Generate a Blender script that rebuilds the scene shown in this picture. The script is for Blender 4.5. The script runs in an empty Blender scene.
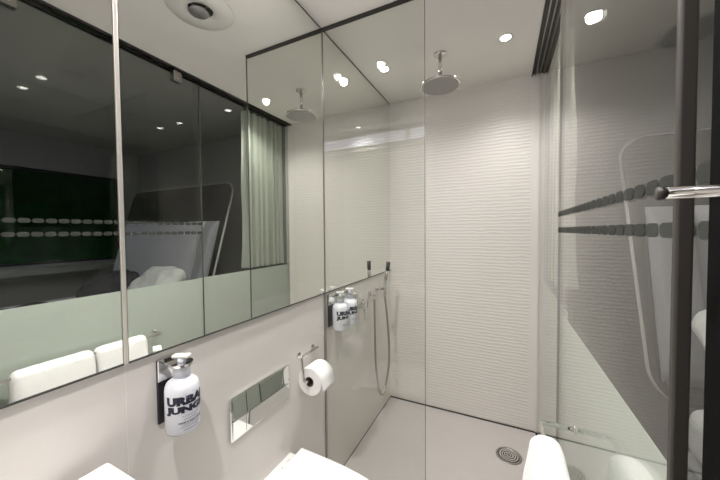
import bpy, bmesh, math, random
from math import pi, sin, cos, radians
from mathutils import Vector, Matrix
random.seed(4)
scene = bpy.context.scene
COL = scene.collection

# ------------------------------------------------------------ camera
W, D, H = 0.975, 2.134, 2.235          # glass side, far wall, ceiling
SY, SX = 1.208, 0.491                  # fixed shower screen
MB, FT = 0.982, 0.990                  # mirror bottom, top of the frosting
CAMZ = 1.282
cam_d = bpy.data.cameras.new('camera'); cam = bpy.data.objects.new('camera', cam_d); COL.objects.link(cam)
cam_d.sensor_width = 36; cam_d.lens = 296.35 / 720 * 36; cam_d.clip_start = 0.02; cam_d.clip_end = 60
_y, _p, _r = radians(25.816), radians(1.721), radians(-0.4765)
Fv = Vector((-sin(_y)*cos(_p), cos(_y)*cos(_p), -sin(_p)))
Rv = Vector((cos(_y), sin(_y), 0)); Uv = Rv.cross(Fv)
R2 = Rv*cos(_r) + Uv*sin(_r); U2 = Uv*cos(_r) - Rv*sin(_r)
M = Matrix((R2, U2, -Fv)).transposed().to_4x4(); M.translation = Vector((0.78, 0, CAMZ))
cam.matrix_world = M
scene.camera = cam

# ------------------------------------------------------------ world, exposure
world = bpy.data.worlds.new('night'); scene.world = world; world.use_nodes = True
world.node_tree.nodes['Background'].inputs[0].default_value = (0.5, 0.6, 0.7, 1)
world.node_tree.nodes['Background'].inputs[1].default_value = 0.004
scene.view_settings.view_transform = 'Standard'; scene.view_settings.look = 'None'
scene.view_settings.gamma = 1; scene.view_settings.use_curve_mapping = False
scene.view_settings.exposure = 0.72
SPOT_W = 19.0

# ------------------------------------------------------------ materials
def nt(name):
    m = bpy.data.materials.new(name); m.use_nodes = True
    n = m.node_tree.nodes; n.clear(); return m, n, m.node_tree.links
def srgb(r, g, b):
    f = lambda c: (c/255/12.92) if c/255 <= .04045 else ((c/255+.055)/1.055)**2.4
    return (f(r), f(g), f(b), 1)
def mat(name, col, rough=.5, metal=0, noise=0, nscale=8, bump=0, bscale=60, spec=.5, emit=None, es=0, sheen=0, stretch=(1,1,1)):
    m, n, l = nt(name)
    o = n.new('ShaderNodeOutputMaterial'); b = n.new('ShaderNodeBsdfPrincipled'); l.new(b.outputs[0], o.inputs[0])
    b.inputs['Base Color'].default_value = col; b.inputs['Roughness'].default_value = rough
    b.inputs['Metallic'].default_value = metal; b.inputs['Specular IOR Level'].default_value = spec
    if sheen: b.inputs['Sheen Weight'].default_value = sheen
    if emit: b.inputs['Emission Color'].default_value = emit; b.inputs['Emission Strength'].default_value = es
    tc = n.new('ShaderNodeTexCoord'); mp = n.new('ShaderNodeMapping'); l.new(tc.outputs['Object'], mp.inputs[0])
    mp.inputs['Scale'].default_value = stretch
    t = n.new('ShaderNodeTexNoise'); t.inputs['Scale'].default_value = nscale; l.new(mp.outputs[0], t.inputs['Vector'])
    t.inputs['Detail'].default_value = 4
    mx = n.new('ShaderNodeMix'); mx.data_type = 'RGBA'; k = max(noise, .005)
    mx.inputs[6].default_value = tuple(c*(1-k) for c in col[:3]) + (1,)
    mx.inputs[7].default_value = tuple(min(1, c*(1+k)) for c in col[:3]) + (1,)
    l.new(t.outputs[0], mx.inputs[0]); l.new(mx.outputs[2], b.inputs['Base Color'])
    if bump:
        t2 = n.new('ShaderNodeTexNoise'); t2.inputs['Scale'].default_value = bscale; l.new(mp.outputs[0], t2.inputs['Vector'])
        bp = n.new('ShaderNodeBump'); bp.inputs['Strength'].default_value = bump; bp.inputs['Distance'].default_value = .004
        l.new(t2.outputs[0], bp.inputs['Height']); l.new(bp.outputs[0], b.inputs['Normal'])
    return m
def glass(name, tint=(.962,.972,.958), ior=1.36):
    # clear pane: transmission plus mirror reflection on both faces
    m, n, l = nt(name)
    o = n.new('ShaderNodeOutputMaterial'); mx = n.new('ShaderNodeMixShader'); tr = n.new('ShaderNodeBsdfTransparent')
    gl = n.new('ShaderNodeBsdfGlossy'); gl.inputs['Roughness'].default_value = 0; gl.inputs['Color'].default_value = (1,1,1,1)
    tr.inputs[0].default_value = tint + (1,)
    g = n.new('ShaderNodeNewGeometry'); mi = n.new('ShaderNodeMix'); mi.data_type = 'FLOAT'
    mi.inputs[2].default_value = ior; mi.inputs[3].default_value = 1/ior; l.new(g.outputs['Backfacing'], mi.inputs[0])
    fr = n.new('ShaderNodeFresnel'); l.new(mi.outputs[0], fr.inputs['IOR'])
    l.new(fr.outputs[0], mx.inputs[0]); l.new(tr.outputs[0], mx.inputs[1]); l.new(gl.outputs[0], mx.inputs[2]); l.new(mx.outputs[0], o.inputs[0])
    return m
def film(name, col, opacity, trans=.3):
    m, n, l = nt(name)
    o = n.new('ShaderNodeOutputMaterial'); mx = n.new('ShaderNodeMixShader'); tr = n.new('ShaderNodeBsdfTransparent')
    df = n.new('ShaderNodeBsdfDiffuse'); tl = n.new('ShaderNodeBsdfTranslucent'); m2 = n.new('ShaderNodeMixShader')
    df.inputs[0].default_value = col; tl.inputs[0].default_value = col; m2.inputs[0].default_value = trans
    tc = n.new('ShaderNodeTexCoord'); t = n.new('ShaderNodeTexNoise'); t.inputs['Scale'].default_value = 40; l.new(tc.outputs['Object'], t.inputs[0])
    ma = n.new('ShaderNodeMath'); ma.operation = 'MULTIPLY_ADD'; ma.inputs[1].default_value = .04; ma.inputs[2].default_value = opacity-.02
    l.new(t.outputs[0], ma.inputs[0]); l.new(ma.outputs[0], mx.inputs[0])
    l.new(df.outputs[0], m2.inputs[1]); l.new(tl.outputs[0], m2.inputs[2])
    l.new(tr.outputs[0], mx.inputs[1]); l.new(m2.outputs[0], mx.inputs[2]); l.new(mx.outputs[0], o.inputs[0])
    return m
def mirror_mat():
    m, n, l = nt('mirror_silver'); o = n.new('ShaderNodeOutputMaterial'); g = n.new('ShaderNodeBsdfGlossy')
    g.inputs['Roughness'].default_value = 0; g.inputs['Color'].default_value = (.885,.90,.87,1); l.new(g.outputs[0], o.inputs[0]); return m
def wave_tile():
    # white wall tile with a shallow rippled relief running level
    m, n, l = nt('rippled_white_tile'); o = n.new('ShaderNodeOutputMaterial'); b = n.new('ShaderNodeBsdfPrincipled'); l.new(b.outputs[0], o.inputs[0])
    b.inputs['Base Color'].default_value = (.74,.705,.665,1); b.inputs['Roughness'].default_value = .38
    tc = n.new('ShaderNodeTexCoord'); sp = n.new('ShaderNodeSeparateXYZ'); l.new(tc.outputs['Object'], sp.inputs[0])
    mp = n.new('ShaderNodeMapping'); mp.inputs['Scale'].default_value = (12, 1, 34); l.new(tc.outputs['Object'], mp.inputs[0])
    no = n.new('ShaderNodeTexNoise'); no.inputs['Scale'].default_value = 1; no.inputs['Detail'].default_value = 2; l.new(mp.outputs[0], no.inputs[0])
    a = n.new('ShaderNodeMath'); a.operation = 'MULTIPLY'; a.inputs[1].default_value = 2*pi/.0215; l.new(sp.outputs['Z'], a.inputs[0])
    c = n.new('ShaderNodeMath'); c.operation = 'MULTIPLY_ADD'; c.inputs[1].default_value = 6; l.new(no.outputs[0], c.inputs[0]); l.new(a.outputs[0], c.inputs[2])
    s = n.new('ShaderNodeMath'); s.operation = 'SINE'; l.new(c.outputs[0], s.inputs[0])
    bp = n.new('ShaderNodeBump'); bp.inputs['Strength'].default_value = .30; bp.inputs['Distance'].default_value = .0017
    l.new(s.outputs[0], bp.inputs['Height']); l.new(bp.outputs[0], b.inputs['Normal'])
    return m
def towel_mat():
    return mat('white_terry', (.86,.855,.83,1), .95, noise=.03, nscale=30, bump=.5, bscale=420, spec=.1, sheen=.3)

MT = dict(
    wall=mat('warm_grey_panel', (.74,.70,.665,1), .32, noise=.03, nscale=3),
    ceil=mat('matt_ceiling', (.84,.805,.765,1), .75, noise=.015, nscale=2),
    tile=wave_tile(), smooth=mat('smooth_white_tile', (.76,.725,.69,1), .3, noise=.02),
    floor=mat('pale_grey_resin', (.56,.52,.50,1), .33, noise=.05, nscale=5),
    tray=mat('pale_grey_tray', (.53,.49,.475,1), .3, noise=.05, nscale=4),
    mirror=mirror_mat(), glass=glass('clear_glass'),
    frost=film('frosted_film', (.70,.735,.685,1), .93, .25), dots=film('dot_film', (.085,.088,.08,1), .62, .2),
    chrome=mat('polished_chrome', (.78,.77,.75,1), .07, 1, noise=.01), satin=mat('satin_metal', (.42,.40,.37,1), .3, 1, noise=.03),
    plate=mat('mirror_chrome', (.80,.82,.80,1), .03, 1, noise=.005),
    alu=mat('pale_aluminium', (.74,.70,.64,1), .35, .6, noise=.02), dark=mat('dark_aluminium', (.045,.043,.04,1), .4, .3, noise=.05),
    gap=mat('dark_seal', (.05,.05,.045,1), .6, noise=.05), brown=mat('dark_bronze_post', (.045,.04,.035,1), .45, .1, noise=.05),
    black=mat('black_gloss', (.004,.004,.005,1), .06, noise=.05, spec=.2), jamb=mat('matt_black', (.004,.004,.004,1), .8, noise=.1, spec=.05), blackmatt=mat('black_plastic', (.02,.02,.025,1), .35, noise=.05),
    ceramic=mat('white_ceramic', (.86,.85,.83,1), .12, noise=.005), paper=mat('tissue_paper', (.86,.84,.82,1), .9, noise=.01, bump=.1, bscale=200),
    core=mat('brown_cardboard', (.13,.09,.065,1), .8, noise=.05), bottle=mat('white_bottle', (.80,.81,.86,1), .22, noise=.01),
    cap=mat('frosted_cap', (.74,.76,.84,1), .25, noise=.01), ink=mat('navy_print', (.012,.012,.035,1), .4, noise=.02),
    ink2=mat('grey_print', (.28,.28,.38,1), .5, noise=.02), towel=towel_mat(),
    bwall=mat('grey_bedroom_wall', (.25,.25,.255,1), .6, noise=.04), bceil=mat('grey_bedroom_ceiling', (.34,.34,.32,1), .7, noise=.03),
    bfloor=mat('dark_oak_floor', (.06,.05,.042,1), .5, noise=.2, stretch=(12,1,1)),
    curtain=mat('pale_linen', (.50,.52,.46,1), .85, noise=.06, nscale=12, stretch=(4,4,.3)), grey=mat('grey_upholstery', (.24,.24,.265,1), .85, noise=.05, nscale=20, bump=.2, bscale=300),
    linen=mat('white_bedlinen', (.55,.55,.54,1), .9, noise=.03, bump=.3, bscale=20), throw=mat('dark_throw', (.03,.03,.035,1), .9, noise=.1),
    nozzle=mat('grey_nozzle_plate', (.30,.29,.28,1), .35, .4, noise=.03, bump=.4, bscale=160), white=mat('white_plastic', (.72,.70,.66,1), .45, noise=.01),
    lamp=mat('lit_lens', (1,1,1,1), .5, emit=(1,.97,.92,1), es=45), hedge=mat('dark_hedge', (.03,.16,.04,1), .9, noise=.5, nscale=6, bump=1, bscale=20))

# ------------------------------------------------------------ mesh helpers
def obj(name, bm, m, parent=None, smooth=False, bevel=0, seg=3):
    me = bpy.data.meshes.new(name); bmesh.ops.recalc_face_normals(bm, faces=bm.faces[:]); bm.to_mesh(me); bm.free()
    me.materials.append(MT[m] if isinstance(m, str) else m)
    o = bpy.data.objects.new(name, me); COL.objects.link(o)
    if smooth:
        for p in me.polygons: p.use_smooth = True
    if bevel:
        md = o.modifiers.new('bevel', 'BEVEL'); md.width = bevel; md.segments = seg; md.limit_method = 'ANGLE'; md.angle_limit = radians(40)
    if parent is not None: o.parent = parent
    return o
def box(bm, x0, x1, y0, y1, z0, z1):
    vs = [bm.verts.new((x, y, z)) for x in (x0, x1) for y in (y0, y1) for z in (z0, z1)]
    for f in ((0,1,3,2),(4,6,7,5),(0,4,5,1),(2,3,7,6),(0,2,6,4),(1,5,7,3)): bm.faces.new([vs[i] for i in f])
    return vs
def B(*a):
    bm = bmesh.new(); box(bm, *a); return bm
def frame_of(d):
    d = d.normalized(); a = Vector((0,0,1)) if abs(d.z) < .9 else Vector((1,0,0))
    u = d.cross(a).normalized(); return u, d.cross(u).normalized()
def tube(bm, pts, r, n=14, cap=True):
    pts = [Vector(p) for p in pts]; rs = r if isinstance(r, (list, tuple)) else [r]*len(pts)
    rings = []; u = None
    for i, p in enumerate(pts):
        d = (pts[min(i+1, len(pts)-1)] - pts[max(i-1, 0)]).normalized()
        if u is None: u, v = frame_of(d)
        else:
            u = (u - d*u.dot(d)).normalized(); v = d.cross(u)
        rings.append([bm.verts.new(p + (u*cos(2*pi*k/n) + v*sin(2*pi*k/n))*rs[i]) for k in range(n)])
    for a, b in zip(rings, rings[1:]):
        for k in range(n): bm.faces.new((a[k], a[(k+1)%n], b[(k+1)%n], b[k]))
    if cap: bm.faces.new(rings[0]); bm.faces.new(rings[-1])
def lathe(bm, prof, c=(0,0,0), axis='z', n=40):
    rings = []
    for r, h in prof:
        ring = []
        for k in range(n):
            a = 2*pi*k/n; x, y = max(r, 1e-5)*cos(a), max(r, 1e-5)*sin(a)
            p = {'z': (x, y, h), 'y': (x, h, y), 'x': (h, x, y)}[axis]
            ring.append(bm.verts.new(Vector(p) + Vector(c)))
        rings.append(ring)
    for a, b in zip(rings, rings[1:]):
        for k in range(n): bm.faces.new((a[k], a[(k+1)%n], b[(k+1)%n], b[k]))
    bm.faces.new(rings[0]); bm.faces.new(rings[-1])
def smoothpath(pts, n=8):
    P = [Vector(p) for p in pts]; out = []
    for i in range(len(P)-1):
        p0, p1, p2, p3 = P[max(i-1,0)], P[i], P[i+1], P[min(i+2, len(P)-1)]
        for k in range(n):
            t = k/n; out.append(.5*((2*p1) + (p2-p0)*t + (2*p0-5*p1+4*p2-p3)*t*t + (3*p1-p0-3*p2+p3)*t**3))
    out.append(P[-1]); return out
def fillet(pts, r, n=6):
    P = [Vector(p) for p in pts]; out = [P[0]]
    for i in range(1, len(P)-1):
        a = (P[i-1]-P[i]).normalized(); b = (P[i+1]-P[i]).normalized()
        s, e = P[i]+a*r, P[i]+b*r
        for k in range(n+1):
            t = k/n; out.append(s*(1-t)**2 + P[i]*2*t*(1-t) + e*t*t)
    out.append(P[-1]); return out
def thing(name, label, cat, loc=(0,0,0), group=None):
    o = bpy.data.objects.new(name, None); COL.objects.link(o); o.location = loc; o.empty_display_size = .05
    o['label'] = label; o['category'] = cat
    if group: o['group'] = group
    return o
def tag(o, label, cat, group=None):
    o['label'] = label; o['category'] = cat
    if group: o['group'] = group
    return o
def struct(name, bm, m, parent=None, **k):
    o = obj(name, bm, m, parent, **k)
    if parent is None: o['kind'] = 'structure'
    return o
def shift(bm, loc):
    bmesh.ops.translate(bm, verts=bm.verts[:], vec=Vector(loc)); return bm
def dup(root, loc, label):
    r = root.copy(); COL.objects.link(r); r.location = loc; r['label'] = label
    for ch in list(root.children):
        c = ch.copy(); COL.objects.link(c); c.parent = r
        for g in list(ch.children):
            d = g.copy(); COL.objects.link(d); d.parent = c
    return r

# ------------------------------------------------------------ bathroom shell
YR = -0.75
struct('floor', B(-.12, W, YR, SY-.012, -.06, 0), 'floor')
struct('ceiling', B(-.12, .932, YR, D+.1, H, H+.08), 'ceil')
struct('wall_left', B(-.12, 0, YR, D, 0, H), 'wall')
for i, yy in enumerate((.368,)):
    struct('trim_%d' % (i+1), B(0, .0008, yy-.0009, yy+.0009, 0, MB), 'ceil')
struct('wall_back', B(-.12, W-.045, D, D+.1, 0, H), 'tile')
struct('trim_2', B(W-.045, W+.03, D, D+.1, 0, H), 'smooth')
struct('trim_3', B(.0, W-.01, D-.004, D, -.004, .005), 'gap')
struct('wall_rear', B(-.12, W, YR-.1, YR, 0, H), 'wall')
struct('wall_bedroom_rear', B(W, 3.4, YR-.1, YR, 0, H), 'bwall')
struct('trim_4', B(0, .92, -.30, -.2, 2.06, H), 'wall')
struct('trim_5', B(.0015, .006, .0, D, H-.007, H), 'gap')

# shower tray, sunk flush with the floor
tr = bmesh.new()
bx_ = box(tr, 0, W-.005, SY-.012, D, -.06, -.004)
t = tag(obj('shower_tray', tr, 'tray', bevel=.003), 'pale grey level shower tray between the glass screen and the rippled wall', 'shower tray')
def drain():
    t = thing('floor_drain', 'round grey metal drain with slotted rings in the shower tray', 'drain', (.815, 1.85, -.004))
    bm = bmesh.new(); lathe(bm, [(0,0),(.066,0),(.068,.002),(.066,.004),(.056,.004),(.055,.002),(0,.002)]); obj('rim', bm, 'satin', t, True)
    bm = bmesh.new()
    for r in (.010, .022, .034, .046):
        lathe(bm, [(r-.0035,.002),(r-.0035,.0045),(r+.0035,.0045),(r+.0035,.002)], n=36)
    obj('slotted_grate', bm, 'chrome', t)
    bm = bmesh.new(); lathe(bm, [(0,.0),(.054,.0),(.054,.0022),(0,.0022)]); obj('well', bm, 'gap', t)
drain()

# ------------------------------------------------------------ mirrors
def mirror(y0, y1, label):
    t = thing('wall_mirror', label, 'mirror', (0, y0, MB), 'floor-to-ceiling run of wall mirrors')
    L = y1-y0; h = H-.007-MB
    obj('mirror_glass', B(.001, .006, .0012, L-.0012, .004, h), 'mirror', t)
    obj('bottom_edge', B(.001, .0075, 0, L, 0, .004), 'gap', t)
    return t
mirror(-.72, .3630, 'left wall mirror panel reflecting the bedroom window and row of dots')
mirror(.3730, SY-.005, 'wall mirror panel reflecting the curtain and headboard, outside the shower')
mirror(SY+.005, D, 'wall mirror panel inside the shower, behind the glass screen')
t = tag(obj('mirror_joint_strip', B(.001, .0085, .3635, .3725, MB, H-.001), 'alu', bevel=.002), 'pale metal strip covering the joint between two outer mirror panels', 'trim strip')

# ------------------------------------------------------------ shower screen
t = thing('shower_screen', 'fixed clear glass shower screen standing out from the mirrored wall', 'shower screen', (0, SY, 0))
obj('glass_panel', B(.007, SX, -.004, .004, .003, H-.012), 'glass', t)
obj('wall_channel', B(.0, .007, -.0055, .0055, 0, H-.012), 'satin', t)
obj('ceiling_channel', B(0, SX, -.007, .007, H-.012, H), 'dark', t)
obj('bottom_seal', B(.008, SX, -.004, .004, -.003, .003), 'white', t)
obj('glass_edge', B(SX, SX+.0012, -.004, .004, .003, H-.012), mat('green_glass_edge', (.12,.16,.135,1), .2), t)

# ------------------------------------------------------------ glass side: fixed pane, sliding door
t = thing('window_1', 'x', 'x'); del t['label']; del t['category']; t['kind'] = 'structure'
obj('fixed_pane', B(W, W+.008, 1.236, D, .002, H-.004), 'glass', t)
obj('frosted_film', B(W+.0085, W+.0095, 1.236, D, .002, FT), 'frost', t)
t = bpy.data.objects.new('door_1', None); COL.objects.link(t); t['kind'] = 'structure'
X0 = .957
obj('door_pane', B(X0, X0+.008, .37, 1.262, .01, H-.03), 'glass', t)
obj('frosted_film', B(X0+.0085, X0+.0095, .37, 1.262, .01, FT), 'frost', t)
obj('edge_seal', B(X0, X0+.008, 1.262, 1.2645, .01, H-.03), mat('grey_seal', (.10,.105,.10,1), .4), t)
bm = bmesh.new()
for row, (z, off) in enumerate(((1.336,0),(1.280,-.004))):
    y = .385+off
    while y < 1.235:
        pts = []
        L, h = .0365, .0185; r = h/2
        for k in range(9): a = pi/2 + pi*k/8; pts.append((y + r + r*cos(a), z + r*sin(a)))
        for k in range(9): a = -pi/2 + pi*k/8; pts.append((y + L - r + r*cos(a), z + r*sin(a)))
        f = [bm.verts.new((X0-.0012, a, b)) for a, b in pts]; g = [bm.verts.new((X0-.0004, a, b)) for a, b in pts]
        bm.faces.new(f); bm.faces.new(g[::-1])
        for k in range(len(f)): bm.faces.new((f[k], f[(k+1)%18], g[(k+1)%18], g[k]))
        y += .0402
obj('dot_pattern', bm, 'dots', t)
for yc in (.468, 1.125):
    hg = obj('hanger', B(X0-.016, X0+.018, yc-.030, yc+.018, 2.160, H-.014), 'satin', t, bevel=.003)
    bm = bmesh.new(); lathe(bm, [(0,-.004),(.006,-.004),(.007,0),(0,0)], (X0-.016, yc-.006, 2.176), 'x', 16); obj('screw', bm, 'chrome', hg)

# ceiling track with three runners
t = thing('ceiling_track', 'dark metal sliding door track with three runners along the ceiling', 'door track', (0,0,H))
obj('channel', B(.932, 1.006, -.7, D, .0, .04), 'dark', t)
for xx in (.934, .953, .975, .998): obj('runner', B(xx-.0022, xx+.0022, -.7, D, -.012, -.001), 'satin' if xx in (.953,.975) else 'dark', t)

# door jamb and post close by on the right, with the bar handle
tag(obj('door_post', B(.907, .918, .330, .338, 0, H-.013), 'brown', bevel=.002), 'slim dark bronze post beside the sliding glass door', 'door post')
t = thing('door_jamb', 'black door jamb with a short chrome bar handle at the right edge of the photo', 'door jamb', (.9, .250, 0))
obj('upright', B(.005, .12, .012, .035, 0, H-.013), 'jamb', t, bevel=.002)
bm = bmesh.new(); tube(bm, [(-.030,0,1.304),(.03,-.002,1.304),(.03,.013,1.304)], .0036, 20); hb = obj('handle', bm, 'chrome', t, True)
bm = bmesh.new(); tube(bm, [(-.033,0,1.304),(-.030,0,1.304)], [.0042,.0042], 20); obj('end_cap', bm, 'brown', hb, True)

# ------------------------------------------------------------ downlights
def downlight(x, y, label, k=1.0, first=[None]):
    if first[0] is None:
        t = thing('downlight', label, 'ceiling light', (x, y, H), 'ceiling downlights')
        bm = bmesh.new(); lathe(bm, [(.0225,-.001),(.034,-.001),(.036,-.0005),(.036,.0),(.0225,.0)]); obj('bezel', bm, 'white', t, True)
        bm = bmesh.new(); lathe(bm, [(0,-.0022),(.0215,-.0022),(.0225,-.001),(.0225,0),(0,0)]); obj('lens', bm, 'lamp', t, True)
        first[0] = t
    else: t = dup(first[0], (x, y, H), label)
    l = bpy.data.lights.new('spot', 'SPOT'); l.energy = SPOT_W*k; l.spot_size = radians(140); l.spot_blend = .9; l.shadow_soft_size = .022
    l.color = (1, .965, .945); o = bpy.data.objects.new('spot', l); COL.objects.link(o); o.parent = t; o.location = (0,0,-.012)
downlight(.1435, 1.667, 'lit ceiling downlight nearest the mirrored wall, in the shower', .37)
downlight(.785, 1.667, 'lit ceiling downlight right of the rain shower head', .44)
downlight(.148, .812, 'lit ceiling downlight above the toilet, by the mirror', 1.75)
downlight(.44, -.062, 'lit ceiling downlight behind the camera position, over the basin', 1.7)

# extract vent, seen in the mirror
t = thing('ceiling_vent', 'round white extract vent in the ceiling, seen in the mirror', 'vent', (.40, .872, H))
bm = bmesh.new(); lathe(bm, [(.126,0),(.132,-.003),(.128,-.007),(.075,-.013),(.052,-.011),(.048,-.002),(.048,0)]); obj('outer_ring', bm, 'white', t, True)
bm = bmesh.new(); lathe(bm, [(0,-.0015),(.048,-.0015),(.048,0),(0,0)]); obj('throat', bm, 'gap', t)
bm = bmesh.new(); lathe(bm, [(0,-.022),(.036,-.020),(.040,-.014),(.020,-.006),(0,-.006)], (.006,-.004,0)); obj('valve_disc', bm, 'nozzle', t, True)
bm = bmesh.new(); tube(bm, [(-.046,0,-.006),(.046,0,-.006)], .002, 8); tube(bm, [(0,-.046,-.006),(0,.046,-.006)], .002, 8); obj('bracket', bm, 'satin', t)

# soft strip lamp on the beam over the entrance, seen only as a reflection in the shower screen
t = thing('strip_lamp', 'long pale lavender strip lamp on the beam, reflected in the shower screen', 'strip lamp', (.46, -.2, 2.09))
obj('housing', B(-.44, .44, .0, .012, 0, .11), 'white', t, bevel=.003)
obj('diffuser', B(-.43, .43, .012, .018, .008, .102), mat('lavender_diffuser', (.8,.8,.9,1), .5, emit=(.86,.82,1,1), es=2.4), t, bevel=.003)
# added lamp, out of view, that brightens the bedroom walls and bed
t = thing('added_bedroom_light', 'added small round ceiling light, out of view, brightening the bedroom', 'ceiling light', (2.5, .42, H))
bm = bmesh.new(); lathe(bm, [(0,0),(.06,0),(.06,-.03),(.052,-.034),(.044,-.03),(0,-.03)]); obj('housing', bm, 'white', t, True)
bm = bmesh.new(); lathe(bm, [(0,-.0305),(.043,-.0305),(.040,-.035),(0,-.036)]); obj('diffuser', bm, mat('dim_lens', (1,1,1,1), .5, emit=(.9,.92,1,1), es=4), t, True)
l = bpy.data.lights.new('spot', 'SPOT'); l.energy = 14; l.spot_size = radians(165); l.spot_blend = .6; l.shadow_soft_size = .04; l.color = (.9,.93,1)
o = bpy.data.objects.new('spot', l); COL.objects.link(o); o.parent = t; o.location = (0,0,-.045)

# ------------------------------------------------------------ rain shower head
t = thing('rain_shower_head', 'round chrome rain shower head hanging from the ceiling', 'shower head', (.467, 1.660, H))
bm = bmesh.new(); lathe(bm, [(0,0),(.036,0),(.036,-.004),(.030,-.008),(0,-.008)]); obj('ceiling_rose', bm, 'chrome', t, True)
bm = bmesh.new(); tube(bm, [(0,0,-.006),(0,0,-.150)], .0105, 20); obj('arm', bm, 'chrome', t, True)
bm = bmesh.new(); lathe(bm, [(0,-.140),(.018,-.142),(.022,-.154),(.060,-.160),(.104,-.163),(.106,-.166),(.106,-.171),(.103,-.173),(0,-.1725)], n=64); hd = obj('head', bm, 'chrome', t, True)
bm = bmesh.new(); lathe(bm, [(0,-.1728),(.098,-.1732),(.098,-.1755),(0,-.176)], n=64); obj('spray_face', bm, 'nozzle', t)
bm = bmesh.new()
for i in range(1, 7):
    for k in range(i*7):
        a = 2*pi*k/(i*7); c = (.0145*i*cos(a), .0145*i*sin(a), -.1755)
        lathe(bm, [(.0022,0),(.0014,-.002)], c, n=6)
o = obj('spray_nozzles', bm, 'white', t); o['kind'] = 'stuff'

# ------------------------------------------------------------ flush plate
t = thing('flush_plate', 'rectangular polished chrome flush plate on the wall above the toilet', 'flush plate', (0, .646, .612))
PL, PH = .283, .142
obj('frame', B(.0, .009, 0, PL, 0, PH), 'plate', t, bevel=.0025)
def key(y0, y1, z0, z1, o0, o1, name):
    bm = bmesh.new(); vs = box(bm, .009, .014, y0, y1, z0, z1)
    for v in bm.verts:
        if v.co.x > .01: v.co.x = o0 + (o1-o0)*(v.co.z-z0)/(z1-z0)
    return obj(name, bm, 'plate', t, bevel=.0015)
key(.007, .0605, .070, PH-.004, .016, .0115, 'upper_cover')
key(.0625, .243, .070, PH-.004, .016, .0115, 'upper_cover')
key(.245, PL-.005, .070, PH-.004, .016, .0115, 'upper_cover')
key(.007, .0605, .006, .066, .0105, .0135, 'small_button')
key(.0625, PL-.005, .006, .066, .0105, .0135, 'large_button')
obj('button_gap', B(.009, .0095, .007, PL-.005, .066, .070), 'gap', t)

# ------------------------------------------------------------ toilet roll + holder
t = thing('toilet_roll_holder', 'bent chrome toilet roll holder on the wall left of the shower screen', 'toilet roll holder', (0, 0, 0))
bm = bmesh.new(); tube(bm, fillet([(.022,1.115,.757),(.022,.992,.757),(.057,.968,.664),(.057,1.090,.664)], .012), .0055, 16); obj('bent_bar', bm, 'chrome', t, True)
for yy in (1.005, 1.106):
    bm = bmesh.new(); tube(bm, [(.0,yy,.757),(.022,yy,.757)], .0050, 16); obj('wall_post', bm, 'chrome', t, True)
    bm = bmesh.new(); lathe(bm, [(0,.0),(.014,0),(.014,.004),(.009,.006),(0,.006)], (0,yy,.757), 'x', 24); obj('rosette', bm, 'chrome', t, True)
t = thing('toilet_roll', 'white toilet paper roll hanging on the bent chrome holder', 'toilet roll', (.059, .997, .658))
bm = bmesh.new(); n = 48
prof = [(.020,.0005),(.0565,0),(.058,.002),(.058,.093),(.0565,.095),(.020,.0945)]
lathe_r = []
for r, h in prof: lathe_r.append([bm.verts.new((r*cos(2*pi*k/n), h, r*sin(2*pi*k/n))) for k in range(n)])
for a, b in zip(lathe_r, lathe_r[1:]+lathe_r[:1]):
    for k in range(n): bm.faces.new((a[k], a[(k+1)%n], b[(k+1)%n], b[k]))
o = obj('paper', bm, 'paper', t, True); md = o.modifiers.new('e', 'EDGE_SPLIT'); md.split_angle = radians(35)
bm = bmesh.new(); rr = []
for r, h in [(.0185,.0),(.0205,.0),(.0205,.095),(.0185,.095)]: rr.append([bm.verts.new((r*cos(2*pi*k/n), h-.0004+.0008*(h>0), r*sin(2*pi*k/n))) for k in range(n)])
for a, b in zip(rr, rr[1:]+rr[:1]):
    for k in range(n): bm.faces.new((a[k], a[(k+1)%n], b[(k+1)%n], b[k]))
obj('cardboard_core', bm, 'core', t, True)
bm = bmesh.new(); prev = None
for k in range(14):
    a = radians(80 - 100*k/13); r = .0588 + .003*(k/13)**2; p = (r*cos(a), r*sin(a))
    if k > 10: p = (r*cos(radians(80-100*10/13))+.006*(k-10)/3, r*sin(radians(80-100*10/13)) - .011*(k-10))
    row = [bm.verts.new((p[0]+e, y, p[1]+e*.3)) for e in (0, .0006) for y in (0.001, .094)]
    if prev:
        for i, j in ((0,1),(1,3),(3,2),(2,0)): bm.faces.new((prev[i], prev[j], row[j], row[i]))
    else: bm.faces.new([row[i] for i in (0,1,3,2)])
    prev = row
bm.faces.new([prev[i] for i in (0,1,3,2)])
obj('loose_sheet', bm, 'paper', t, True)

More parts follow.
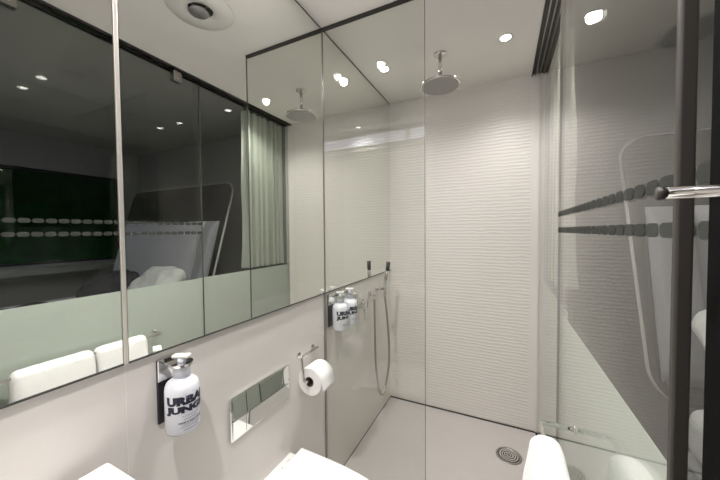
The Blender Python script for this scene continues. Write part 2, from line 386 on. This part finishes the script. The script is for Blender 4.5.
# ------------------------------------------------------------ soap dispensers
def text_mesh(s, size, offset=0.0, xs=1.0):
    c = bpy.data.curves.new('t', 'FONT'); c.body = s; c.size = size; c.offset = offset; c.align_x = 'CENTER'; c.align_y = 'CENTER'
    c.resolution_u = 3
    o = bpy.data.objects.new('t', c); COL.objects.link(o)
    dg = bpy.context.evaluated_depsgraph_get(); me = bpy.data.meshes.new_from_object(o.evaluated_get(dg))
    bm = bmesh.new(); bm.from_mesh(me); bpy.data.objects.remove(o); bpy.data.meshes.remove(me); bpy.data.curves.remove(c)
    bmesh.ops.remove_doubles(bm, verts=bm.verts[:], dist=1e-6)
    return bm
def wrap(bm, R, ang, z, width=None, height=None):
    xs = [v.co.x for v in bm.verts]; ys = [v.co.y for v in bm.verts]
    w, h = max(xs)-min(xs), max(ys)-min(ys); cx, cy = (max(xs)+min(xs))/2, (max(ys)+min(ys))/2
    sx = width/w if width else 1; sy = height/h if height else sx
    # cut long faces so they bend round the bottle
    k = 14
    for i in range(1, k*3):
        x = min(xs) + w*i/(k*3)
        g = bm.verts[:] + bm.edges[:] + bm.faces[:]
        bmesh.ops.bisect_plane(bm, geom=g, plane_co=(x,0,0), plane_no=(1,0,0))
    for v in bm.verts:
        a = ang + (v.co.x-cx)*sx/R
        v.co = Vector((R*cos(a), R*sin(a), z + (v.co.y-cy)*sy))
    ext = bmesh.ops.extrude_face_region(bm, geom=bm.faces[:])
    for v in ext['geom']:
        if isinstance(v, bmesh.types.BMVert): d = Vector((v.co.x, v.co.y, 0)).normalized(); v.co += d*.0003
    return bm
def dispenser(loc, label, s=1.0, group=None, back=True):
    t = thing('soap_dispenser', label, 'soap dispenser', loc, group)
    r = .0385
    bm = bmesh.new()
    lathe(bm, [(0,0),(.033,0),(.037,.003),(r,.008),(r,.104),(.037,.113),(.034,.121),(.0245,.129),(.0185,.133),(.0175,.137),(0,.137)], n=56)
    b = obj('bottle', bm, 'bottle', t, True)
    bm = wrap(text_mesh('URBAN', .02, .0014), r+.0003, radians(-6), .087, .110, .0215); obj('lettering', bm, 'ink', b)
    bm = wrap(text_mesh('JUNGLE', .02, .0014), r+.0003, radians(-4), .0635, .116, .0215); obj('lettering', bm, 'ink', b)
    bm = wrap(text_mesh('HAND & BODY WASH', .005, .0001), r+.0003, radians(-4), .0335, .058, .0040); obj('small_print', bm, 'ink', b)
    bm = bmesh.new()
    for z, w in ((.048,.042),(.041,.034),(.0275,.044),(.022,.05),(.0145,.036)):
        for i in range(int(w/.0045)):
            a0 = radians(-4) + (-w/2 + i*.0045)/r; a1 = a0 + .0034/r
            vs = [bm.verts.new((R_*cos(a), R_*sin(a), zz)) for R_ in (r, r+.0004) for a in (a0, a1) for zz in (z, z+.0014)]
            for f in ((0,1,3,2),(4,6,7,5),(0,4,5,1),(2,3,7,6),(0,2,6,4),(1,5,7,3)): bm.faces.new([vs[j] for j in f])
    obj('fine_print', bm, 'ink2', b)
    bm = bmesh.new(); lathe(bm, [(0,.136),(.0195,.136),(.0195,.158),(.018,.161),(0,.161)]); c = obj('collar', bm, 'cap', t, True)
    bm = bmesh.new(); lathe(bm, [(0,.160),(.009,.160),(.009,.183),(0,.183)]); obj('pump_stem', bm, 'cap', t, True)
    hb = B(-.020, .021, -.010, .010, .181, .1875); bmesh.ops.rotate(hb, verts=hb.verts[:], matrix=Matrix.Rotation(radians(28), 3, 'Z'))
    obj('pump_head', hb, 'white', t, bevel=.0025)
    # bracket: back plate on the wall, arm and ring round the neck
    xw = -loc[0]
    bk = obj('back_plate', B(xw, xw+.006, -.030, .024, .010, .172), 'blackmatt', t, bevel=.002)
    obj('bracket_cover', B(xw+.006, xw+.010, -.030, .024, .118, .174), 'chrome', bk, bevel=.002)
    obj('arm', B(xw+.002, -.016, -.021, .021, .163, .1675), 'chrome', t, bevel=.0015)
    bm = bmesh.new(); n = 40; rr = []
    for rad, h in ((.0115,.1625),(.026,.1625),(.026,.1685),(.0115,.1685)): rr.append([bm.verts.new((rad*cos(2*pi*k/n), rad*sin(2*pi*k/n), h)) for k in range(n)])
    for a, b2 in zip(rr, rr[1:]+rr[:1]):
        for k in range(n): bm.faces.new((a[k], a[(k+1)%n], b2[(k+1)%n], b2[k]))
    obj('neck_ring', bm, 'chrome', t, True).modifiers.new('e', 'EDGE_SPLIT')
    return t
d0 = dispenser((.056, .464, .790), 'white bottle dispenser with navy lettering beside the flush plate, below the mirror')
d1 = dup(d0, (.056, 1.266, .797), 'white bottle dispenser in the shower, nearer the glass screen'); d1['group'] = 'shower bottle dispensers'
d2 = dup(d0, (.056, 1.366, .797), 'white bottle dispenser in the shower, next to the mixer valve'); d2['group'] = 'shower bottle dispensers'

# ------------------------------------------------------------ shower mixer valve, hose and handset
t = thing('shower_mixer', 'chrome shower mixer valve with small lever beside the bottles', 'shower mixer', (0, 1.575, .850))
bm = bmesh.new(); lathe(bm, [(0,0),(.033,0),(.033,.006),(.030,.010),(0,.010)], (0,0,0), 'x'); obj('wall_plate', bm, 'chrome', t, True)
bm = bmesh.new(); lathe(bm, [(0,.008),(.026,.008),(.029,.012),(.029,.052),(.026,.056),(0,.056)], (0,0,0), 'x'); k = obj('knob', bm, 'chrome', t, True)
bm = bmesh.new(); tube(bm, [(.042,0,-.024),(.046,0,-.090)], [.0065,.0055], 14); obj('lever', bm, 'chrome', k, True)
t = thing('diverter_knob', 'smaller chrome diverter knob above the shower mixer lever', 'diverter', (0, 1.475, .922))
bm = bmesh.new(); lathe(bm, [(0,0),(.026,0),(.026,.006),(0,.006)], (0,0,0), 'x'); obj('wall_plate', bm, 'chrome', t, True)
bm = bmesh.new(); lathe(bm, [(0,.004),(.020,.006),(.022,.010),(.022,.044),(.020,.047),(0,.047)], (0,0,0), 'x'); obj('knob', bm, 'chrome', t, True)
t = thing('hose_outlet', 'round chrome hose outlet on the shower wall', 'hose outlet', (0, 1.745, .872))
bm = bmesh.new(); lathe(bm, [(0,0),(.025,0),(.025,.006),(0,.006)], (0,0,0), 'x'); obj('rosette', bm, 'chrome', t, True)
bm = bmesh.new(); tube(bm, fillet([(.004,0,0),(.036,0,0),(.036,0,-.030)], .012), .012, 18); obj('elbow', bm, 'chrome', t, True)
t = thing('handset_holder', 'small chrome wall bracket holding the slim handset', 'shower holder', (0, 1.862, .885))
bm = bmesh.new(); lathe(bm, [(0,0),(.022,0),(.022,.006),(0,.006)], (0,0,0), 'x'); obj('rosette', bm, 'chrome', t, True)
bm = bmesh.new(); tube(bm, [(.004,0,0),(.052,.0,.006)], .010, 18); obj('arm', bm, 'chrome', t, True)
t = thing('hand_shower', 'slim chrome stick hand shower with black end, upright in its bracket', 'hand shower', (.062, 1.862, .885))
bm = bmesh.new(); tube(bm, [(0,0,-.045),(0,0,-.03),(.004,.004,.06),(.012,.020,.130)], [.009,.0115,.0120,.0125], 20); obj('body', bm, 'chrome', t, True)
bm = bmesh.new(); tube(bm, [(.012,.020,.130),(.0165,.028,.188)], .0132, 20); obj('spray_end', bm, 'blackmatt', t, True)
bm = bmesh.new(); tube(bm, smoothpath([(.036,1.745,.845),(.037,1.745,.70),(.040,1.748,.45),(.048,1.765,.28),(.055,1.800,.200),(.058,1.840,.195),(.064,1.895,.28),(.068,1.925,.42),(.066,1.900,.66),(.062,1.862,.842)], 10), .0068, 12)
tag(obj('shower_hose', bm, 'satin', smooth=True), 'looping silver metal hose from the outlet to the hand shower', 'shower hose')

# ------------------------------------------------------------ toilet
t = thing('toilet', 'wall-hung white toilet with closed squarish lid under the flush plate', 'toilet', (0, .768, -.010))
def dee(hw, x0, x1, z, n=24, p=2.5):
    pts = [(x0, -hw*.97), ]
    out = []
    for k in range(n+1):
        a = -pi/2 + pi*k/n
        cx = x0 + (x1-x0)*.30
        sx = math.copysign(abs(cos(a))**(2/p), cos(a)); sy = math.copysign(abs(sin(a))**(2/p), sin(a))
        xx = cx + (x1-cx)*sx; out.append((xx, hw*sy*(1 - .14*max(0,(xx-x0)/(x1-x0)))))
    return [(x0, -hw*.985)] + out + [(x0, hw*.985)]
def loft(secs):
    bm = bmesh.new(); rs = []
    for pts, z in secs: rs.append([bm.verts.new((x, y, z)) for x, y in pts])
    for a, b in zip(rs, rs[1:]):
        for k in range(len(a)): bm.faces.new((a[k], a[(k+1)%len(a)], b[(k+1)%len(a)], b[k]))
    bm.faces.new(rs[0]); bm.faces.new(rs[-1]); return bm
obj('bowl', loft([(dee(.09,.0,.34,0),.11),(dee(.12,0,.42,0),.16),(dee(.155,0,.49,0),.27),(dee(.172,0,.52,0),.36),(dee(.174,0,.525,0),.392)]), 'ceramic', t, True, bevel=.004)
obj('seat', loft([(dee(.174,.062,.530,0),.393),(dee(.176,.060,.532,0),.398),(dee(.176,.060,.532,0),.408)]), 'ceramic', t, False, bevel=.002)
obj('lid', loft([(dee(.173,.060,.530,0),.410),(dee(.177,.056,.535,0),.413),(dee(.177,.056,.535,0),.424),(dee(.174,.060,.531,0),.429),(dee(.165,.066,.520,0),.431)]), 'ceramic', t, False, bevel=.003)
for s in (-1, 1):
    bm = bmesh.new(); tube(bm, [(.045,s*.10-.02,.402),(.045,s*.10+.02,.402)], .011, 16); obj('hinge', bm, 'ceramic', t, True)

# ------------------------------------------------------------ basin
t = thing('wash_basin', 'white rectangular wall-hung wash basin, one corner in view at lower left', 'basin', (0, 0, .80))
def rrect(x0, x1, y0, y1, r, n=6):
    o = []
    for cx, cy, a0 in ((x1-r, y1-r, 0),(x0+r, y1-r, 90),(x0+r, y0+r, 180),(x1-r, y0+r, 270)):
        for k in range(n+1): a = radians(a0 + 90*k/n); o.append((cx + r*cos(a), cy + r*sin(a)))
    return o
bx = (.030, .36, -.28, .318)
S = [(rrect(.07,.30,-.20,.24,.04),-.12),(rrect(.045,.345,-.265,.303,.02),-.07),(rrect(*bx,.006),-.045),(rrect(*bx,.006),-.003),(rrect(bx[0]+.003,bx[1]-.003,bx[2]+.003,bx[3]-.003,.005),0),
     (rrect(.085,.34,-.26,.285,.03),0),(rrect(.10,.325,-.245,.27,.04),-.02),(rrect(.13,.30,-.19,.22,.05),-.08)]
obj('bowl', loft(S), 'ceramic', t, False, bevel=.001)
obj('wall_mount', B(.0, .034, -.2, .24, -.11, -.01), 'ceramic', t)
bm = bmesh.new(); lathe(bm, [(0,0),(.022,0),(.022,.004),(0,.005)], (.21,.01,-.0795)); obj('waste', bm, 'chrome', t, True)

# ------------------------------------------------------------ towel bar and towels
BX, BZ = .878, .742
t = thing('towel_bar', 'chrome towel bar fixed to the glass door, bent at its end', 'towel bar', (BX, 0, BZ))
bm = bmesh.new(); tube(bm, fillet([(X0-BX,.375,0),(0,.375,0),(0,.955,0),(X0-BX,.955,0)], .016), .0062, 16); obj('bar', bm, 'chrome', t, True)
for yy in (.375, .955):
    bm = bmesh.new(); lathe(bm, [(0,-.004),(.011,-.004),(.011,0),(0,0)], (X0-BX,yy,0), 'x', 20); obj('glass_fixing', bm, 'chrome', t, True)
def towel(y0, y1, label, drop_in, drop_out, seed):
    random.seed(seed)
    # thick folded cloth over the bar: a closed arch section swept along y
    th = .028
    def section(k):
        wob = .003*sin(k*.9+seed)
        out, inn = [], []
        ro = .0075 + th; ri = .0085
        out.append((-ro*1.95+wob, -drop_in)); out.append((-ro*1.7+wob, -drop_in*.5)); out.append((-ro*1.3, -drop_in*.18))
        for j in range(13): a = pi - pi*j/12; out.append((ro*cos(a), ro*sin(a)*.72))
        out.append((ro*1.15, -drop_out*.18)); out.append((ro*1.35-wob, -drop_out*.5)); out.append((ro*1.42-wob, -drop_out))
        out.append((ri, -drop_out)); out.append((ri, -drop_out*.5))
        for j in range(7): a = pi*j/6; out.append((ri*cos(a), ri*sin(a)))
        out.append((-ri, -drop_in*.5)); out.append((-ri, -drop_in))
        return out
    n = 15; bm = bmesh.new(); rs = []
    for k in range(n):
        f = k/(n-1); e = min(f, 1-f); shrink = 1 - .45*max(0, 1-e/.10)**2
        y = (f-.5)*(y1-y0)
        sec = section(k)
        rs.append([bm.verts.new((x*(shrink if abs(x) > .012 else 1), y, z*(1 if z < 0 else shrink))) for x, z in sec])
    for a, b in zip(rs, rs[1:]):
        for i in range(len(a)): bm.faces.new((a[i], a[(i+1)%len(a)], b[(i+1)%len(a)], b[i]))
    bm.faces.new(rs[0]); bm.faces.new(rs[-1])
    t = tag(obj('towel', bm, 'towel', smooth=True), label, 'towel', 'white towels on the bar'); t.location = (BX, (y0+y1)/2, BZ)
    md = t.modifiers.new('s', 'SUBSURF'); md.levels = 1; md.render_levels = 2
    tx = bpy.data.textures.new('fluff%d' % seed, 'CLOUDS'); tx.noise_scale = .03
    dm = t.modifiers.new('d', 'DISPLACE'); dm.texture = tx; dm.strength = .003; dm.mid_level = .5
    return t
towel(.662, .872, 'white folded towel at the far end of the bar, nearest the shower', .34, .30, 1)
towel(.405, .660, 'white folded towel at the near end of the bar', .36, .33, 5)

# ------------------------------------------------------------ bedroom beyond the glass
struct('wall_bedroom_back', B(W+.03, 3.4, D, D+.1, 0, H+.2), 'bwall')
struct('wall_bedroom_window', B(3.30, 3.40, YR, D, 0, .98), 'bwall')
struct('wall_bedroom_top', B(3.30, 3.40, YR, D, 1.915, H+.2), 'bwall')
struct('wall_bedroom_side', B(3.30, 3.40, 1.93, D, .98, 1.915), 'bwall')
struct('floor_bedroom', B(W, 3.4, YR, D, -.06, 0), 'bfloor')
struct('ceiling_bedroom', B(1.006, 3.4, YR, D+.1, H, H+.08), 'bceil')
t = bpy.data.objects.new('window_2', None); COL.objects.link(t); t['kind'] = 'structure'
obj('window_pane', B(3.36, 3.368, YR, 1.93, .98, 1.915), 'glass', t)
fr = bmesh.new(); box(fr, 3.34, 3.375, YR, 1.93, .98, 1.0); box(fr, 3.34, 3.375, YR, 1.93, 1.895, 1.915); box(fr, 3.34, 3.375, 1.91, 1.93, 1.0, 1.895)
obj('window_frame', fr, 'blackmatt', t)
tag(obj('window_ledge', B(3.0, 3.30, -.7, 2.1, .91, .955), mat('grey_ledge', (.20,.20,.195,1), .5), bevel=.004), 'long grey ledge under the dark bedroom window', 'ledge')
bm = bmesh.new()
box(bm, 5.2, 5.5, -2.5, 4.5, 0, 3.4)
hg = tag(obj('hedge', bm, 'hedge'), 'dim green-lit hedge outside the bedroom window at night', 'hedge')
def flood(y, z, p, lab):
    t = thing('garden_lamp', lab, 'garden lamp', (4.9, y, .5), 'green garden lamps')
    bm = bmesh.new(); lathe(bm, [(0,-.05),(.05,-.04),(.05,.0),(.04,.01),(0,.01)]); obj('housing', bm, 'blackmatt', t, True)
    l = bpy.data.lights.new('green_glow', 'POINT'); l.energy = p; l.color = (.1,1,.2); l.shadow_soft_size = .05
    o = bpy.data.objects.new('green_glow', l); COL.objects.link(o); o.parent = t; o.location = (0,0,.08)
flood(.75, 1.75, .15, 'dim green garden lamp outside the bedroom window, farther left in the mirror'); flood(2.2, 1.85, .15, 'dim green garden lamp outside the bedroom window, nearer the mirror joint strip')

# curtain
t = thing('curtain', 'pale pleated curtain hanging behind the glass in the bedroom, by the shower', 'curtain', (1.034, 0, 0))
bm = bmesh.new(); prev = None; n = 150
for k in range(n+1):
    f = k/n; y = 1.70 + (2.128-1.70)*f
    ph = f*2*pi*7 + .9*sin(f*17)
    col = []
    for j in range(9):
        z = 1.0 + (2.225-1.0)*j/8
        amp = .042*(1-.25*j/8)*(.65+.35*sin(f*11+1))
        x = amp*(2.2*(1-abs(sin(ph*.5 + .12*sin(j*.7+f*6))))**1.6 - .55)
        col.append((bm.verts.new((x, y+.006*sin(ph*2), z)), bm.verts.new((x+.0025, y+.006*sin(ph*2), z))))
    if prev:
        for j in range(8):
            bm.faces.new((prev[j][0], col[j][0], col[j+1][0], prev[j+1][0])); bm.faces.new((prev[j][1], prev[j+1][1], col[j+1][1], col[j][1]))
    prev = col
obj('pleated_cloth', bm, 'curtain', t, True)
bm = bmesh.new(); tube(bm, [(0,1.69,2.228),(0,2.13,2.228)], .006, 10); obj('curtain_rail', bm, 'dark', t, True)

# headboard: leaning rounded panel with padded lower part
def lean(x, z, out=0.0):     # point on the leaning plane, pushed towards the bed by out
    y = 1.78 - (1.68 - z)*.272
    return (x, y - out, z)
def outline(x0, x1, xl0, z0, z1, r, n=10):
    o = []
    for cx, cz, a0 in ((x1-r, z1-r, 0),(x0+r, z1-r, 90),(xl0+r*1.2, z0+r*1.2, 180),(x1-r*1.2, z0+r*1.2, 270)):
        rr = r*(1.2 if a0 >= 180 else 1)
        for k in range(n+1): a = radians(a0 + 90*k/n); o.append((cx + rr*cos(a), cz + rr*sin(a)))
    return o
t = thing('headboard', 'leaning rounded black gloss headboard panel with a pale rim', 'headboard', (0,0,0))
pts = outline(1.27, 2.72, 1.30, .62, 1.70, .10)
bm = bmesh.new(); f = [bm.verts.new(lean(x, z, .0)) for x, z in pts]; g = [bm.verts.new(lean(x, z, -.03)) for x, z in pts]
bm.faces.new(f); bm.faces.new(g[::-1])
for k in range(len(f)): bm.faces.new((f[k], f[(k+1)%len(f)], g[(k+1)%len(f)], g[k]))
obj('panel', bm, 'black', t)
bm = bmesh.new(); loop = [lean(x, z, -.015) for x, z in pts]; tube(bm, loop + [loop[0]], .009, 8); obj('rim', bm, mat('grey_rim', (.42,.41,.39,1), .4), t, True)
def pad(x0, x1, z0, z1, th, name, m, parent):
    bm = bmesh.new(); nx, nz = 16, 12; F, G = [], []
    for i in range(nx+1):
        a, b = [], []
        for j in range(nz+1):
            u, v = i/nx, j/nz; e = (max(0, 1-abs(2*u-1)**6)*max(0, 1-abs(2*v-1)**6))**.5
            p = lean(x0+(x1-x0)*u, z0+(z1-z0)*v, .001 + .02 + th*e); q = lean(x0+(x1-x0)*u, z0+(z1-z0)*v, .001)
            a.append(bm.verts.new(p)); b.append(bm.verts.new(q))
        F.append(a); G.append(b)
    for i in range(nx):
        for j in range(nz):
            bm.faces.new((F[i][j],F[i+1][j],F[i+1][j+1],F[i][j+1])); bm.faces.new((G[i][j],G[i][j+1],G[i+1][j+1],G[i+1][j]))
    for i in range(nx):
        bm.faces.new((F[i][0],G[i][0],G[i+1][0],F[i+1][0])); bm.faces.new((F[i][nz],F[i+1][nz],G[i+1][nz],G[i][nz]))
    for j in range(nz):
        bm.faces.new((F[0][j],F[0][j+1],G[0][j+1],G[0][j])); bm.faces.new((F[nx][j],G[nx][j],G[nx][j+1],F[nx][j+1]))
    return obj(name, bm, m, parent, True)
pad(1.33, 1.46, .70, 1.375, .05, 'side_cushion', 'grey', t)
pad(1.465, 2.68, .70, 1.375, .045, 'back_cushion', mat('light_grey_upholstery', (.38,.38,.41,1), .85, noise=.05, nscale=20), t)
# bed
t = thing('bed', 'wide low bed under the headboard, seen in the mirror', 'bed', (0,0,0))
obj('bed_base', B(1.34, 2.98, -.5, 1.42, .12, .50), 'bwall', t, bevel=.01)
for x in (1.42, 2.90):
    for y in (-.42, 1.34): obj('leg', B(x-.03, x+.03, y-.03, y+.03, 0, .12), 'blackmatt', t)
bm = B(1.35, 2.97, -.49, 1.41, .50, .68); obj('mattress', bm, 'linen', t, bevel=.05, seg=5)
def pillow(x, y, z, sx, sy, sz, rx, rz, label, m='linen'):
    bm = bmesh.new(); bmesh.ops.create_uvsphere(bm, u_segments=64, v_segments=36, radius=1)
    for v in bm.verts:
        X, Y, Z = v.co; p = 2.6
        X = math.copysign(abs(X)**(1/1.9), X); Y = math.copysign(abs(Y)**(1/1.9), Y)
        k = .012*sin(9*X+3*Y)*cos(7*Y)
        v.co = Vector((X*sx, Y*sy, (Z + k*3)*sz))
    o = tag(obj('pillow', bm, m, smooth=True), label, 'pillow', 'pillows on the bed'); o.location = (x,y,z); o.rotation_euler = (radians(rx),0,radians(rz))
    tx = bpy.data.textures.new('crease', 'CLOUDS'); tx.noise_scale = .09
    dm = o.modifiers.new('creases', 'DISPLACE'); dm.texture = tx; dm.strength = .05; dm.mid_level = .5
    return o
pillow(1.60, 1.33, .885, .24, .17, .07, 40, 4, 'pale crumpled pillow leaning on the headboard cushion, nearer the curtain')
pillow(2.20, 1.30, .84, .26, .16, .06, 40, -6, 'dark pillow leaning on the headboard cushion, nearer the window', 'throw')
bm = bmesh.new(); bmesh.ops.create_grid(bm, x_segments=30, y_segments=24, size=1)
top = bm.verts[:]
for v in top:
    x, y = v.co.x, v.co.y; v.co = Vector((x*.36, y*.30, .035 + .018*sin(4*x+2*y)*cos(5*y-x) + .02*(1-x*x)*(1-y*y)))
e = bmesh.ops.extrude_face_region(bm, geom=bm.faces[:])
for v in e['geom']:
    if isinstance(v, bmesh.types.BMVert): v.co.z = .002
o = tag(obj('throw_blanket', bm, 'throw', smooth=True), 'dark crumpled throw lying on the bed', 'blanket'); o.location = (2.3, .75, .68)
